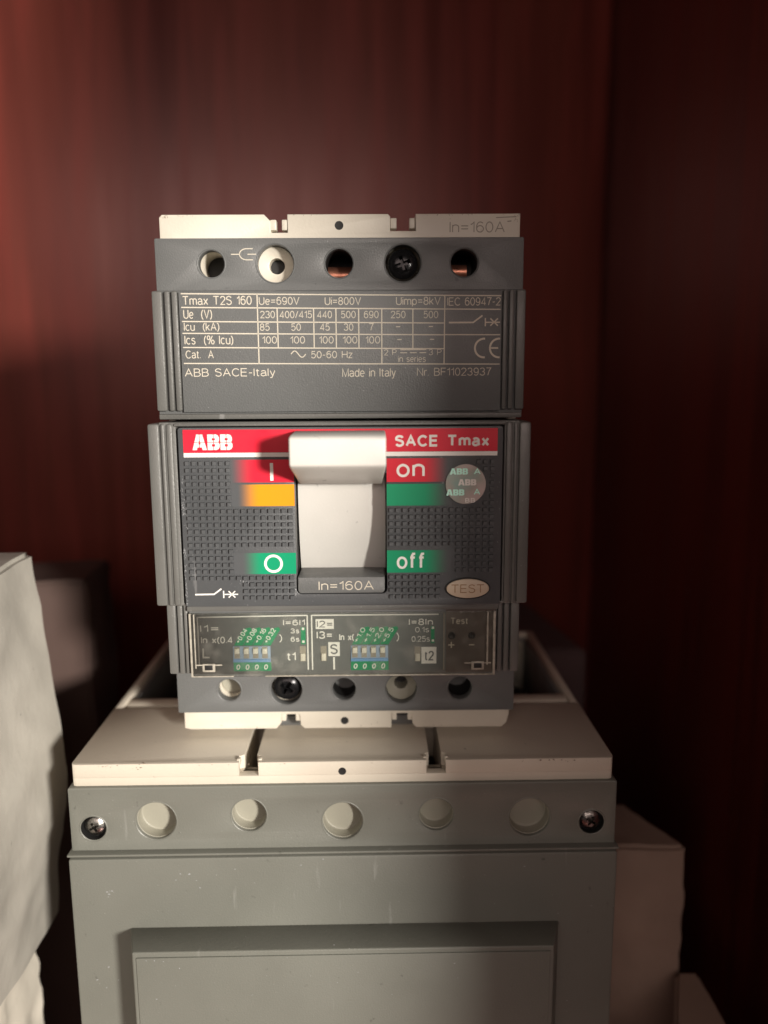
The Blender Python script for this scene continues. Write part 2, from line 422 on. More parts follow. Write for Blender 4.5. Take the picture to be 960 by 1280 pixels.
def stroke(pts, wd, y, m, parent, name='printed_line', closed=False, h=.03):
    """A printed line of width wd through pts (x,z) in mm, h proud of plane y."""
    bm = bmesh.new()
    n = len(pts); rows = []
    for i, p in enumerate(pts):
        a = pts[i-1] if i else (pts[-1] if closed else p)
        b = pts[(i+1) % n] if i < n-1 or closed else p
        d = Vector((b[0]-a[0], b[1]-a[1]))
        d.normalize(); nx = Vector((-d.y, d.x))*wd/2
        rows.append([bm.verts.new(((p[0]+k*nx.x)*MM, yy*MM, (p[1]+k*nx.y+Off.dz)*MM)) for (k, yy) in ((-1, y-h), (1, y-h), (1, y+.02), (-1, y+.02))])
    segs = list(zip(rows, rows[1:])) + ([(rows[-1], rows[0])] if closed else [])
    for a, b in segs:
        for k in range(4): bm.faces.new((a[k], a[(k+1) % 4], b[(k+1) % 4], b[k]))
    if not closed:
        bm.faces.new(rows[0]); bm.faces.new(rows[-1][::-1])
    bmesh.ops.recalc_face_normals(bm, faces=bm.faces)
    me = bpy.data.meshes.new(name); bm.to_mesh(me); bm.free()
    return obj(name, me, m, parent)
def hv(x0, z0, x1, z1, wd, y, m, parent): return stroke([(x0, z0), (x1, z1)], wd, y, m, parent)
def flat(name, loops, y, m, parent, h=.05, label=None):
    return plate(name, loops, y-h, y+.02, m, parent, bevel=0.0, label=label)

def boolean_cut(o, cutter):
    md = o.modifiers.new('b', 'BOOLEAN'); md.operation = 'DIFFERENCE'; md.object = cutter; md.solver = 'EXACT'
    dg = bpy.context.evaluated_depsgraph_get(); dg.update()
    me = bpy.data.meshes.new_from_object(o.evaluated_get(dg))
    o.modifiers.clear(); old = o.data; o.data = me
    bpy.data.objects.remove(cutter)
def screw(cx, cz, y, r, m, parent, cross_rot=0.4, name='screw', dome=.8):
    """Domed cross-head screw facing -Y, its rim at y."""
    s = lathe(name, [(0, y-dome), (r*.45, y-dome*.93), (r*.75, y-dome*.62), (r*.95, y-dome*.15), (r, y+.4), (r, y+3), (0, y+3)], cx, cz, m, parent)
    bm = bmesh.new()
    for k in range(2):
        L, W = (r*.62, r*.15)
        ret = bmesh.ops.create_cube(bm, size=1)
        for v in ret['verts']:
            t = .55 if v.co.y > 0 else 1.0
            px, pz = v.co.x*2*L*t, v.co.z*2*W*t
            a = cross_rot + k*math.pi/2
            v.co = ((cx+px*math.cos(a)-pz*math.sin(a))*MM, (y-dome-1 if v.co.y < 0 else y-dome+r*.55)*MM, (cz+Off.dz+px*math.sin(a)+pz*math.cos(a))*MM)
    # union of the two blades in one go: separate cutters
    me = bpy.data.meshes.new('cut'); bm.to_mesh(me); bm.free()
    c = link(bpy.data.objects.new('cut', me)); c.parent = parent
    md = s.modifiers.new('b', 'BOOLEAN'); md.operation = 'DIFFERENCE'; md.object = c; md.solver = 'EXACT'; md.use_self = True
    dg = bpy.context.evaluated_depsgraph_get(); dg.update()
    nm = bpy.data.meshes.new_from_object(s.evaluated_get(dg)); s.modifiers.clear(); s.data = nm
    bpy.data.objects.remove(c)
    smooth(s.data, 30)
    return s

LA = [[(0, 0), (.30, 1), (.70, 1), (1, 0), (.70, 0), (.655, .17), (.345, .17), (.30, 0)], [(.42, .36), (.58, .36), (.5, .74)]]
LB = [[(0, 0), (.72, 0), (.90, .06), (1, .2), (1, .38), (.90, .5), (.97, .62), (.97, .8), (.86, .95), (.70, 1), (0, 1)],
      [(.36, .62), (.36, .76), (.62, .76), (.62, .62)], [(.36, .22), (.36, .38), (.62, .38), (.62, .22)]]
def logo(x0, x1, z0, z1, y, m, cut, parent, name='logo_letter', cuts=True):
    W = (x1-x0); ws = [.36, .30, .30]; gap = .02; x = x0; out = []
    for L, f in zip((LA, LB, LB), ws):
        wd = f*W
        out.append(flat(name, [[(x+px*wd, z0+pz*(z1-z0)) for px, pz in lp] for lp in L], y, m, parent, h=.04))
        if cuts:
            hv(x+wd*.5, z0-.02, x+wd*.5, z1+.02, (x1-x0)*.014, y-.04, cut, parent).name = 'logo_gap'
        x += wd+gap*W
    if cuts:
        hv(x0, z0+(z1-z0)*.50, x1, z0+(z1-z0)*.50, (x1-x0)*.014, y-.045, cut, parent).name = 'logo_gap'
    return out

# ------------------------------------------------------------------ cabinet (setting)
def slab(name, x0, x1, y0, y1, z0, z1, m):
    o = box(name, x0*1000, x1*1000, y0*1000, y1*1000, z0*1000, z1*1000, m, None, bevel=1.0, kind='structure')
    return o
ZF = -0.205
BY = 0.285                                         # back panel
slab('back_wall', -.62, .1445, BY, BY+.018, ZF-.018, .62, WOOD)
slab('side_wall', .145, .163, -.217, BY+.018, ZF-.018, .62, WOOD)
slab('shelf_floor', -.62, .1445, -.217, BY-.0005, ZF-.018, ZF, WOOD)

# ------------------------------------------------------------------ the large circuit breaker
big = thing('circuit_breaker', 'large grey circuit breaker with cream top edge, carrying the smaller breaker', 'circuit breaker', (0, 0, ZF))
Off.dz = 205.0
# cream body below the top plates
box('base_housing', -69.5, 69.5, 3.3, 103.4, -204.9, -30, CREAM_B, big, .6)
# plan outline of the platform with the two slots that open to the front
def slot_outline(top):
    o = [(-69.5, 35), (-69.5, 1.2), (-69.1, .35), (-68.3, 0)]
    for c in (-24.3, 23.7):
        w1, w2 = 2.5, 1.65
        if top:
            o += [(c-w1, 0), (c-w1, 1.6), (c-w1-.4, 1.6), (c-w1-.4, 3.6), (c-w2, 4.4), (c-w2, 30), (c+w2, 30), (c+w2, 4.4), (c+w1+.4, 3.6), (c+w1+.4, 1.6), (c+w1, 1.6), (c+w1, 0)]
    o += [(68.3, 0), (69.1, .35), (69.5, 1.2), (69.5, 35)]
    return o
def slot_hole(c): return [(c-1.9, 2.6), (c+1.9, 2.6), (c+1.7, 30), (c-1.7, 30)]
pf = plate('top_platform', [slot_outline(True)[::-1]], -3.6, 0, CREAM_B, big, .07, plan=True)
plate('platform_edge', [[(-69.5, 1.2), (-69.1, .35), (-68.3, 0), (68.3, 0), (69.1, .35), (69.5, 1.2), (69.5, 35), (-69.5, 35)], slot_hole(-24.3), slot_hole(23.7)], -5.8, -3.62, CREAM_B, big, 0.04, plan=True)
plate('platform_base', [[(-69.5, 8.1), (69.5, 8.1), (69.5, 35), (-69.5, 35)], [(-26, 9), (-22.6, 9), (-22.6, 30), (-26, 30)], [(22, 9), (25.4, 9), (25.4, 30), (22, 30)]], -30, -5.92, CREAM_B, big, 0.05, plan=True)
for c in (-24.3, 23.7):
    box('slot_floor', c-1.65, c+1.65, 9.05, 29.9, -29, -14, DARK, big, .1)
    for s in (-1, 1):
        box('slot_tab', c+s*2.75-.45, c+s*2.75+.45, 1.2, 2.6, -1.5, .35, CREAM_B, big, .2)
lathe('pin_hole_shade', [(0, -.02), (.75, -.02), (1.0, -.06), (1.05, .1)], -.4, -2.7, DARK, big, 20)  # flat black disc, the hole's shade is its colour
# rear half of the top end: groove, cross bar, open terminal bays between side walls
box('cross_bar', -67.4, 67.4, 38.5, 44, -29.8, -.6, CREAM_B, big, .9)
box('groove_floor', -67.4, 67.4, 35.05, 38.4, -29.8, -3, CREAM_B, big, .2)
for s in (-1, 1):
    box('side_wall_rim', s*68.5-1.05, s*68.5+1.05, 35.1, 103.4, -29.9, 0, CREAM_B, big, .45)
box('rear_wall_rim', -67.4, 67.4, 101.2, 103.4, -29.9, 0, CREAM_B, big, .4)
for c in (-23, 23):
    box('phase_barrier', c-1.2, c+1.2, 44.1, 101.1, -29.9, 0, CREAM_B, big, .3)
for c in (-46, 0, 46):
    for s in (-1, 1):
        box('bay_shade_lining', c+s*20.2-.5, c+s*20.2+.5, 44.9, 100.6, -21.8, -1.6, TRIP, big, .1)  # grey plates added over the cream walls, painting the bays' shade
    box('bay_shade_lining', c-19.6, c+19.6, 99.6, 100.9, -2.9, -1.6, TRIP, big, .1)
    box('bay_shade_lining', c-19.6, c+19.6, 44.2, 44.85, -21.8, -1.6, TRIP, big, .1)
    box('terminal_bay', c-19, c+19, 45, 101, -29.9, -22, DARK, big, .3)
    box('terminal_bar', c-12, c+12, 62, 100.5, -21.9, -17, SSCREW, big, .4)
    box('terminal_block', c-17+1*0, c+17, 92, 101, -16.9, -3, PLUG, big, .5)
# grey front parts
HB = [(-48.3, 5.15, -15.2), (-24.5, 4.5, -14.0), (-.45, 5.2, -16.0), (23.75, 4.5, -14.6), (47.95, 5.3, -15.7)]
SB = [(-64.4, -17.0), (64.1, -17.3)]
FY = -1.0
tcov = plate('terminal_cover', [rrect(-70.3, -26, 70.3, -5.85, .5)] + [circle(x, z, r, 48) for x, r, z in HB] + [circle(x, z, 3.3, 36) for x, z in SB], FY, 3.2, GREY_B, big, .25)
for i, (x, r, z) in enumerate(HB):
    lathe('hole_plug', [(0, 3.4), (r-.35, 3.4), (r-.2, 3.0), (r-.15, .2), (r+.1, .1), (r+.15, 3), (0, 6)], x, z, PLUG, big, 48)
    lathe('hole_rim', [(r-.02, FY+.1), (r+.2, FY-.06), (r+.45, FY+.05)], x, z, GREY_B, tcov, 48)
for i, (x, z) in enumerate(SB):
    screw(x, z, .2, 2.7, SSCREW, big, .5+i*.5, dome=.9)
    lathe('screw_recess', [(3.25, FY+.02), (3.5, FY-.12), (3.75, FY+.02)], x, z, GREY_B, tcov, 36)
    lathe('screw_recess', [(3.28, FY+.1), (3.2, 1), (0, 1.2)], x, z, DARK, tcov, 36)
# main front cover with its lip and side faces
box('front_cover', -70.6, 70.6, -3.6, 3.2, -181, -24.0, GREY_B, big, 1.0)
box('cover_side', -70.2, -69.6, 3.25, 60, -181, -24.5, GREY_B, big, .1)
box('cover_side', 69.6, 70.2, 3.25, 60, -181, -24.5, GREY_B, big, .1)
box('cover_lip', -70.9, 70.9, -3.2, 3.1, -23.8, -23.1, GREY_B, big, .35)
box('terminal_cover', -70.3, 70.3, -1, .15, -201, -181.3, GREY_B, big, .4, label='lower terminal cover at the foot of the breaker')
# raised block: four sloping flanks, a rounded lip and the inset face
def frustum(name, xb, xt, zb0, zb1, zt0, zt1, yb, yt, m, parent, bevel):
    bm = bmesh.new()
    a = [bm.verts.new((x*MM, yb*MM, (z+Off.dz)*MM)) for x, z in ((-xb, zb0), (xb, zb0), (xb, zb1), (-xb, zb1))]
    b = [bm.verts.new((x*MM, yt*MM, (z+Off.dz)*MM)) for x, z in ((-xt, zt0), (xt, zt0), (xt, zt1), (-xt, zt1))]
    bm.faces.new(b[::-1]); bm.faces.new(a)
    for i in range(4): bm.faces.new((a[i], a[(i+1) % 4], b[(i+1) % 4], b[i]))
    bmesh.ops.recalc_face_normals(bm, faces=bm.faces)
    bmesh.ops.bevel(bm, geom=[e for e in bm.edges], offset=bevel*MM, segments=3, affect='EDGES', profile=.5)
    me = bpy.data.meshes.new(name); bm.to_mesh(me); bm.free(); smooth(me, 40)
    return obj(name, me, m, parent)
frustum('raised_block', 55.8, 52.0, -168, -43.6, -165, -42.0, -3.3, -14.6, GREY_B, big, .45)
box('raised_face', -51.0, 51.0, -15.0, -14.45, -164, -43.3, GREY_B, big, .3)
Off.dz = 0.0

# ------------------------------------------------------------------ the small circuit breaker
small = thing('circuit_breaker', 'small circuit breaker with white toggle and red band, standing on the larger one', 'circuit breaker',
              (0.00047, 0.01432, 0.00236), -0.0078)
# (stands on the platform: its lowest point is z=0)
def notch_outline():
    o = [(-44.2, .4), (-42.6, 0), (-19.2, 0), (-17.9, 1.6), (-17.9, 4.1), (-12.9, 4.1), (-12.6, 1.0), (-11.6, 0)]
    o += [(12.2, 0), (12.2, 4.1), (17.7, 4.1), (17.9, 1.2), (18.9, 0), (42.3, 0), (43.6, 1.2), (44.3, 4)]
    o += [(44.4, 128.4), (44.4, 134.0), (18.6, 134.0), (18.6, 130.0), (12.4, 130.0), (12.4, 133.4), (11.8, 134.0), (-12.9, 134.0), (-12.9, 129.7), (-17.0, 129.7),
          (-17.0, 132.4), (-18.6, 134.0), (-43.6, 134.0), (-44.3, 133.3)]
    return o
HT = [(-31.3, 3.2), (-15.7, 4.45), (-.2, 3.4), (15.4, 4.35), (30.4, 3.3)]
HBt = [(-31.1, 3.05), (-15.9, 4.2), (-.5, 3.1), (14.8, 4.15), (30.5, 3.2)]
ZT, ZB = 121.9, 12.5
pockets = [circle(x, ZT, r+.15, 40) for x, r in HT] + [circle(x, ZB, r+.15, 40) for x, r in HBt]
box('foot', -42, 42, 7, 52, -2.34, .6, GREY, small, .4)
hs = plate('base_housing', [notch_outline()] + pockets, 0, 14, CREAM, small, .3)
plate('base_housing', [notch_outline()], 14.02, 53, CREAM, small, .3, label='rear part of the cream housing')
for s, (x, z) in ((1, (-17.0, 130.9)), (-1, (-13.1, 130.9)), (1, (12.6, 131.2)), (-1, (18.3, 131.2))):
    box('notch_tab', x-.15 if s > 0 else x-1.2, x+1.35 if s > 0 else x+.15, .4, 3.2, z-.6, z+1.9, CREAM, small, .2)
for (x, z) in ((-17.3, 2.9), (-13.4, 2.9), (12.9, 2.9), (17.2, 2.9)):
    box('notch_tab', x-.6, x+.7, .5, 3.2, z-.9, z+1.1, CREAM, small, .2)
for c in (-15.2, 15.0):
    box('notch_core', c-2.6, c+2.6, 6, 50, 2.2, 4.3, DARK, small, .1)
for (x, z) in ((-.2, 131.3), (-.6, 2.2)):
    lathe('pin_hole_shade', [(0, -.02), (.75, -.02), (1.05, -.06), (1.1, .1)], x, z, DARK, small, 20)  # flat black discs painted as the shade of small holes
box('housing_nub', 44.4, 45.5, 1.5, 6, 122.3, 124.6, CREAM, small, .3)
box('housing_nub', 44.4, 45.5, 1.5, 6, 116.4, 118.8, CREAM, small, .3)
text('In=160A', 27.0, 40.6, 129.5, 132.1, 0, GRIMP, hs, bold=-.004)
stroke([(41.2, 132.1), (42.2, 132.2)], .25, 0, GRIMP, hs)
hv(38.4, 133.0, 43.4, 133.2, .22, 0, GRIMP, hs)

def tc_plate(z0, z1, holes, zc):
    p = plate('terminal_cover', [rrect(-44.9, z0, 44.9, z1, .4)] + [circle(x, zc, r, 40) for x, r in holes], -3.1, -.02, GREY, small, .22)
    for x, r in holes:
        lathe('hole_rim', [(r+.0, -3.02), (r+.25, -3.2), (r+.5, -3.02)], x, zc, GREY, p, 40)
    return p
tt = tc_plate(114, 127.9, HT, ZT)
tb = tc_plate(6.2, 24, HBt, ZB)
# what sits in the holes
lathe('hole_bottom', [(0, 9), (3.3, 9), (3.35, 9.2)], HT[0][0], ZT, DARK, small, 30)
lathe('locking_socket', [(4.55, -.3), (4.3, -.5), (2.5, 1.3), (1.95, 1.5), (1.9, 6), (0, 6)], HT[1][0]-.15, ZT, CREAM, small, 40)
lathe('socket_core', [(0, 4.2), (1.88, 4.2)], HT[1][0]-.15, ZT, DARK, small, 30)
lathe('socket_core', [(0, 4.2), (1.78, 4.2)], HBt[3][0], ZB+.7, DARK, small, 30)
lathe('locking_socket', [(4.2, -.2), (4.0, -.5), (2.5, 1.0), (1.85, 1.3), (1.8, 6), (0, 6)], HBt[3][0], ZB, PLUG, small, 40)
def conductor(cx, cz, r, y, x_rot):
    bm = bmesh.new()
    bmesh.ops.create_cone(bm, cap_ends=True, segments=28, radius1=r*MM, radius2=r*MM, depth=6.2*MM,
                          matrix=Matrix.Translation((cx*MM, (y+r)*MM, cz*MM)) @ Matrix.Rotation(R(90), 4, 'Y') @ Matrix.Rotation(x_rot, 4, 'X'))
    me = bpy.data.meshes.new('copper_conductor'); bm.to_mesh(me); bm.free(); smooth(me, 40)
    return obj('copper_conductor', me, COPPER, small)
conductor(HT[2][0], ZT-2.1, 2.4, 3.0, 0)
conductor(HT[4][0]-1.9, ZT-1.4, 1.9, 2.2, 0)
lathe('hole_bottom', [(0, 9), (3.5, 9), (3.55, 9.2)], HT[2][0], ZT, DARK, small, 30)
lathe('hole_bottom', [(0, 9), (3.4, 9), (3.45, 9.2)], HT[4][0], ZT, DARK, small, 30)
for i, (x, r, z) in enumerate(((HT[3][0], 3.75, ZT), (HBt[1][0], 3.75, ZB))):
    screw(x, z, -.9, r, BSCREW, small, .35+i*.6, dome=1.3)
lathe('hole_plug', [(0, 2.4), (2.9, 2.4), (3.1, 2.8), (3.1, 4), (0, 4)], HBt[0][0], ZB, PLUG, small, 40)
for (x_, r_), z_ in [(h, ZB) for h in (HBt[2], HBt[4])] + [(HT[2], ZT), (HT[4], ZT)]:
    lathe('hole_shade_liner', [(r_+.1, -.4), (r_+.0, 0), (r_-.05, 9)], x_, z_, DARK, small, 40)  # black tubes added over the cream pocket walls as painted shade
lathe('hole_plug', [(0, 5.4), (3.2, 5.4), (3.2, 6), (0, 6)], HBt[2][0], ZB, GREY, small, 40)
lathe('hole_plug', [(0, 7), (3.3, 7), (3.3, 8), (0, 8)], HBt[4][0], ZB, GREY, small, 40)
# cable symbol beside the socket hole
stroke([(-26.4, 124.1), (-24.3, 124.1)], .22, -3.1, PRINT, tt)
stroke([(-21.1, 125.4), (-22.6, 125.4)] + [(-22.6+1.75*math.cos(R(a)), 124.1+1.3*math.sin(R(a))) for a in range(95, 270, 16)] + [(-22.6, 122.8), (-21.1, 122.8)], .22, -3.1, PRINT, tt)
stroke([(-22.4, 124.1), (-20.3, 124.1)], .22, -3.1, PRINT, tt)

# --- middle step with the rating table
mid = box('upper_step', -44.3, 44.3, -8.9, -.1, 85.2, 115.0, GREY, small, .5)
for x0, x1 in ((-44.35, -41.9), (-41.35, -40.1), (-39.7, -38.3), (39.0, 40.1), (40.5, 41.7), (42.2, 44.4)):
    box('side_rib', x0, x1, -10.1, -8.6, 86.6, 114.8, GREY_RIB, small, .42)
lp = box('label_plate', -38.0, 38.7, -9.9, -8.7, 86.3, 114.6, GREY, small, .15)
box('seam_ledge', -43.9, 43.9, -10.3, -8.0, 84.6, 85.9, GREY_RIB, small, .3)
YL = -9.9
W_ = .26
for (x0, z0, x1, z1) in ((-37.4, 114.15, 38.5, 113.35), (-37.4, 111.0, 38.4, 110.2), (-37.4, 107.75, 24.9, 107.1), (-37.4, 105.0, 24.9, 104.35), (25.0, 104.4, 38.4, 104.3),
                         (-37.4, 101.7, 25.0, 101.1), (-37.4, 97.95, 38.4, 97.4),
                         (-19.4, 114.0, -19.4, 97.8), (-14.75, 110.7, -14.7, 101.6), (-6.1, 110.6, -6.1, 101.5), (-.8, 110.5, -.8, 101.5), (4.6, 110.4, 4.6, 101.4),
                         (10.1, 110.4, 10.05, 97.7), (17.5, 110.3, 17.5, 101.3), (25.1, 113.5, 25.0, 97.6)):
    hv(x0, z0, x1, z1, W_, YL, PRINT, lp)
T = lambda s, x0, x1, z0, z1, b=.0: text(s, x0, x1, z0, z1, YL, PRINT, lp, bold=b)
T('Tmax T2S 160', -37.1, -20.7, 111.5, 113.6, .006)
T('Ue=690V', -19.0, -9.4, 111.5, 113.3); T('Ui=800V', -3.4, 5.2, 111.4, 113.2); T('Uimp=8kV', 13.5, 24.1, 110.9, 113.2)
T('IEC 60947-2', 25.7, 38.4, 111.1, 113.0)
T('Ue  (V)', -37.0, -30.2, 108.1, 110.5); T('Icu  (kA)', -37.0, -28.6, 105.3, 107.5); T('Ics  (% Icu)', -37.0, -25.4, 102.1, 104.5); T('Cat.  A', -36.9, -30.2, 99.1, 101.0)
rowz = ((108.5, 110.2), (105.6, 107.3), (102.6, 104.3))
cols = (((-18.9, -15.2), '230', '85', '100'), ((-14.2, -6.5), '400/415', '50', '100'), ((-5.5, -1.5), '440', '45', '100'), ((.2, 4.1), '500', '30', '100'),
        ((5.7, 9.5), '690', '7', '100'), ((12.2, 15.8), '250', '-', '-'), ((20.0, 23.6), '500', '-', '-'))
for (a, b), *vals in cols:
    for k, v in enumerate(vals):
        c = (a+b)/2 + (.3 if k == 2 else 0); wd = {1: 1.1, 2: 2.3, 3: 3.5}.get(len(v), b-a)
        if v == '-': hv(c-.5, sum(rowz[k])/2-.15, c+.5, sum(rowz[k])/2-.15, .22, YL, PRINT, lp); continue
        if v == '85': c = -18.0+.2
        z0, z1 = rowz[k]; dz = -.0045*(c+37)
        T(v, c-wd/2, c+wd/2, z0+dz, z1+dz)
stroke([(-11.7+i*.32, 100.0+.75*math.sin(i*2*math.pi/11)) for i in range(12)], .22, YL, PRINT, lp)
T('50-60 Hz', -6.9, 3.0, 99.0, 100.7)
T('2 P', 10.6, 13.6, 99.6, 101.0, 0); T('3 P', 21.3, 24.4, 99.6, 101.0, 0)
hv(14.5, 100.9, 20.7, 100.9, .2, YL, PRINT, lp)
for a in (14.5, 16.8, 19.1): hv(a, 100.2, a+1.6, 100.2, .2, YL, PRINT, lp)
T('in series', 14.0, 20.6, 98.0, 99.5)
stroke([(26.1, 107.2), (31.9, 107.2), (34.1, 108.8)], .38, YL, PRINT, lp)
hv(34.8, 106.3, 34.8, 108.2, .3, YL, PRINT, lp); hv(34.8, 107.2, 38.3, 107.2, .3, YL, PRINT, lp)
hv(36.0, 106.4, 37.8, 108.1, .3, YL, PRINT, lp); hv(36.0, 108.1, 37.8, 106.4, .3, YL, PRINT, lp)
arc = lambda cx: [(cx+2.2*math.cos(R(a)), 101.2+2.2*math.sin(R(a))) for a in range(85, 276, 10)]
stroke(arc(34.6), .45, YL, PRINT, lp); stroke(arc(38.2), .45, YL, PRINT, lp); hv(36.1, 101.2, 38.0, 101.2, .4, YL, PRINT, lp)
T('ABB SACE-Italy', -37.3, -15.6, 94.4, 96.75, .004); T('Made in Italy', .5, 13.4, 94.1, 96.6); T('Nr. BF11023937', 18.5, 36.4, 94.7, 96.6)

# --- cover step with the front panel
cov = plate('cover_body', [rrect(-42.2, 39.6, 42.2, 84.0, .3), rrect(-11.0, 42.9, 11.0, 72.0)], -13.5, -.1, DARK, small, .1)
plate('cover_frame', [rrect(-42.6, 39.6, 42.6, 84.2, .3), rrect(-38.6, 40.2, 38.9, 83.2, .3)], -16.1, -13.4, GREY_RIB, small, .3)
for x0, x1, y0 in ((-45.1, -42.4, -16.9), (-42.05, -41.1, -16.9), (-40.8, -39.3, -16.7), (39.3, 40.9, -16.7), (41.2, 42.0, -16.9), (42.4, 45.1, -16.9)):
    box('cover_rail', x0, x1, y0, -.4 if abs(x0) > 42.2 or abs(x1) > 42.9 else -15, 39.8, 83.9, GREY_RIB, small, .55)
box('seam_ledge', -38.9, 39.1, -16.6, -13.4, 83.25, 83.95, GREY_RIB, small, .25)
pan = plate('front_panel', [rrect(-38.0, 39.6, 38.5, 83.0, .7), rrect(-10.95, 42.6, 10.95, 72.0, 0, rr=(1.2, 1.2, .3, .3))], -17.0, -13.45, PANEL, small, .25)
YP = -17.0
flat('red_band', [rrect(-36.75, 77.1, 37.15, 82.5)], YP, RED, pan)
flat('white_stripe', [rrect(-36.75, 76.05, 37.15, 77.05)], YP, WHITE, pan)
REDF = fade_mat('red_fade_left', (.66, .010, .035), -20.0, -26.0); REDG = fade_mat('red_fade_right', (.62, .01, .03), 19.5, 26.0)
ORF = fade_mat('orange_fade', (.82, .30, .003), -19.0, -24.5); GRF = fade_mat('green_fade_left', (.0, .30, .14), -18.8, -24.0); GRG = fade_mat('green_fade_right', (.0, .27, .12), 19.5, 26.3)
flat('color_patch', [rrect(-26.4, 70.0, -10.97, 75.4)], YP, REDF, pan, label='red patch behind the stroke of the on side')
flat('color_patch', [rrect(-26.4, 64.3, -10.97, 69.5)], YP, ORF, pan, label='orange patch left of the toggle')
flat('color_patch', [rrect(-26.4, 47.7, -10.97, 52.9)], YP, GRF, pan, label='green patch with a white circle')
flat('color_patch', [rrect(10.97, 69.9, 26.5, 75.5)], YP, REDG, pan, label='red patch reading on')
flat('color_patch', [rrect(10.97, 64.2, 26.5, 69.4)], YP, GRG, pan, label='green patch right of the toggle')
flat('color_patch', [rrect(10.97, 47.8, 26.5, 53.3)], YP, GRG, pan, label='green patch reading off')
YQ = YP-.05
logo(-34.6, -25.2, 77.75, 81.4, YQ, WHITE, RED, pan)
text('SACE Tmax', 13.0, 35.2, 78.2, 81.0, YQ, WHITE, pan, bold=.25)
hv(-16.2, 70.4, -16.2, 74.6, .75, YQ, WHITE, pan)
text('on', 13.3, 20.0, 71.0, 74.2, YQ, WHITE, pan, bold=.165)
text('off', 13.3, 20.2, 48.7, 52.7, YQ, WHITE, pan, bold=.165)
stroke(circle(-16.4, 50.25, 1.95, 36), .62, YQ, WHITE, pan, closed=True)
stroke([(-35.6, 42.7), (-31.0, 42.75), (-29.2, 44.1)], .38, YP, WHITE, pan)
hv(-28.7, 41.8, -28.7, 43.6, .3, YP, WHITE, pan); hv(-28.7, 42.7, -25.2, 42.7, .28, YP, WHITE, pan)
hv(-27.5, 41.9, -25.9, 43.5, .28, YP, WHITE, pan); hv(-27.5, 43.5, -25.9, 41.9, .28, YP, WHITE, pan)
# moulded studs: a few pixels each
bm = bmesh.new(); cnt = 0
for i in range(47):
    x = -36.0+i*1.6
    for j in range(22):
        z = 74.6-j*1.635
        if -26.6 < x-.5 and x < -10.2 and z > 63.9: continue
        if -26.6 < x-.5 and x < -10.2 and 47.2 < z < 53.4: continue
        if 10 < x < 26.9 and z > 63.7: continue
        if 10 < x < 26.9 and 47.3 < z < 53.8: continue
        if -12.0 < x < 12.0 and z > 41.8: continue
        if x < -24.0 and z < 46.4: continue
        if x > 24.3 and z < 47.2: continue
        if x > 37.6 or z < 40.4: continue
        if (x-29.7)**2+(z-69.3)**2 < 5.7**2: continue
        a = .52; b_ = .45; c = []
        for (h, y) in ((a, YP+.02), (b_, YP-.62)):
            c.append([bm.verts.new(((x+sx*h)*MM, y*MM, (z+sz*h)*MM)) for sx, sz in ((-1, -1), (1, -1), (1, 1), (-1, 1))])
        bm.faces.new(c[1])
        for k in range(4): bm.faces.new((c[0][k], c[0][(k+1) % 4], c[1][(k+1) % 4], c[1][k]))
        cnt += 1
bmesh.ops.recalc_face_normals(bm, faces=bm.faces)
me = bpy.data.meshes.new('grip_studs'); bm.to_mesh(me); bm.free()
obj('grip_studs', me, PANEL, small, 'stuff')
# pale scuffs along the worn left edge of the panel and a few elsewhere
def scuffs(name, spots, y, m, parent):
    bm = bmesh.new(); rnd = random.Random(4)
    for (x, z, sx, sz, n) in spots:
        for k in range(n):
            cx = x+rnd.gauss(0, sx); cz = z+rnd.uniform(-sz, sz); L = rnd.uniform(.15, .7); W = rnd.uniform(.03, .09); a = rnd.uniform(50, 130)
            d = Vector((math.cos(R(a)), math.sin(R(a)))); q = Vector((-d.y, d.x)); c = Vector((cx, cz))
            yy = y-.02-.0007*(k % 30)
            vs = [c-d*L/2, c+q*W, c+d*L/2, c-q*W*rnd.random()]
            bm.faces.new([bm.verts.new((v.x*MM, yy*MM, v.y*MM)) for v in vs])
    me = bpy.data.meshes.new(name); bm.to_mesh(me); bm.free()
    return obj(name, me, m, parent, 'stuff')
SCUFF = mat('scuffed_plastic', (.34, .35, .36), .5)
scuffs('scuff_marks', [(-37.5, 67, .18, 5, 40), (-37.6, 47, .14, 7, 70), (-36.9, 61, .3, 3, 16), (-30.5, 77, .01, .01, 0), (-23.2, 45.6, .7, .5, 14), (-11.2, 43.2, .2, .8, 12), (37.6, 62, .3, 10, 8)], YP, SCUFF, pan)
CHIP = mat('chipped_edge', (.20, .15, .11), .7)
scuffs('chip_marks', [(-43.0, 133.5, .7, .25, 14), (-38.5, 133.7, 2, .15, 8), (30, 133.75, 7, .12, 12), (43.4, 132.8, .3, .8, 10), (-6, 133.8, 3, .1, 6), (20, 1.0, 9, .6, 8), (-30, .8, 8, .5, 8)], 0, CHIP, hs)
# hologram sticker
hol = flat('hologram_sticker', [circle(29.7, 69.3, 4.75, 48)], YP-.45, holo_mat(), small, h=.08)
for (x, z, mm) in ((25.9, 71.6, HOLOT), (27.9, 69.0, WHITE), (25.1, 66.6, HOLOT), (31.6, 66.7, HOLOT), (31.6, 71.6, HOLOT)):
    wd = 4.3 if x < 31 else 2.3
    if x < 31: logo(x, x+4.3, z, z+1.5, YP-.53, mm, mm, hol, cuts=False)
    else: text('A', x, x+1.6, z, z+1.5, YP-.53, mm, hol, bold=.22)
text('BB', 29.6, 32.0, 64.9, 66.0, YP-.53, WHITE, hol, bold=.22)
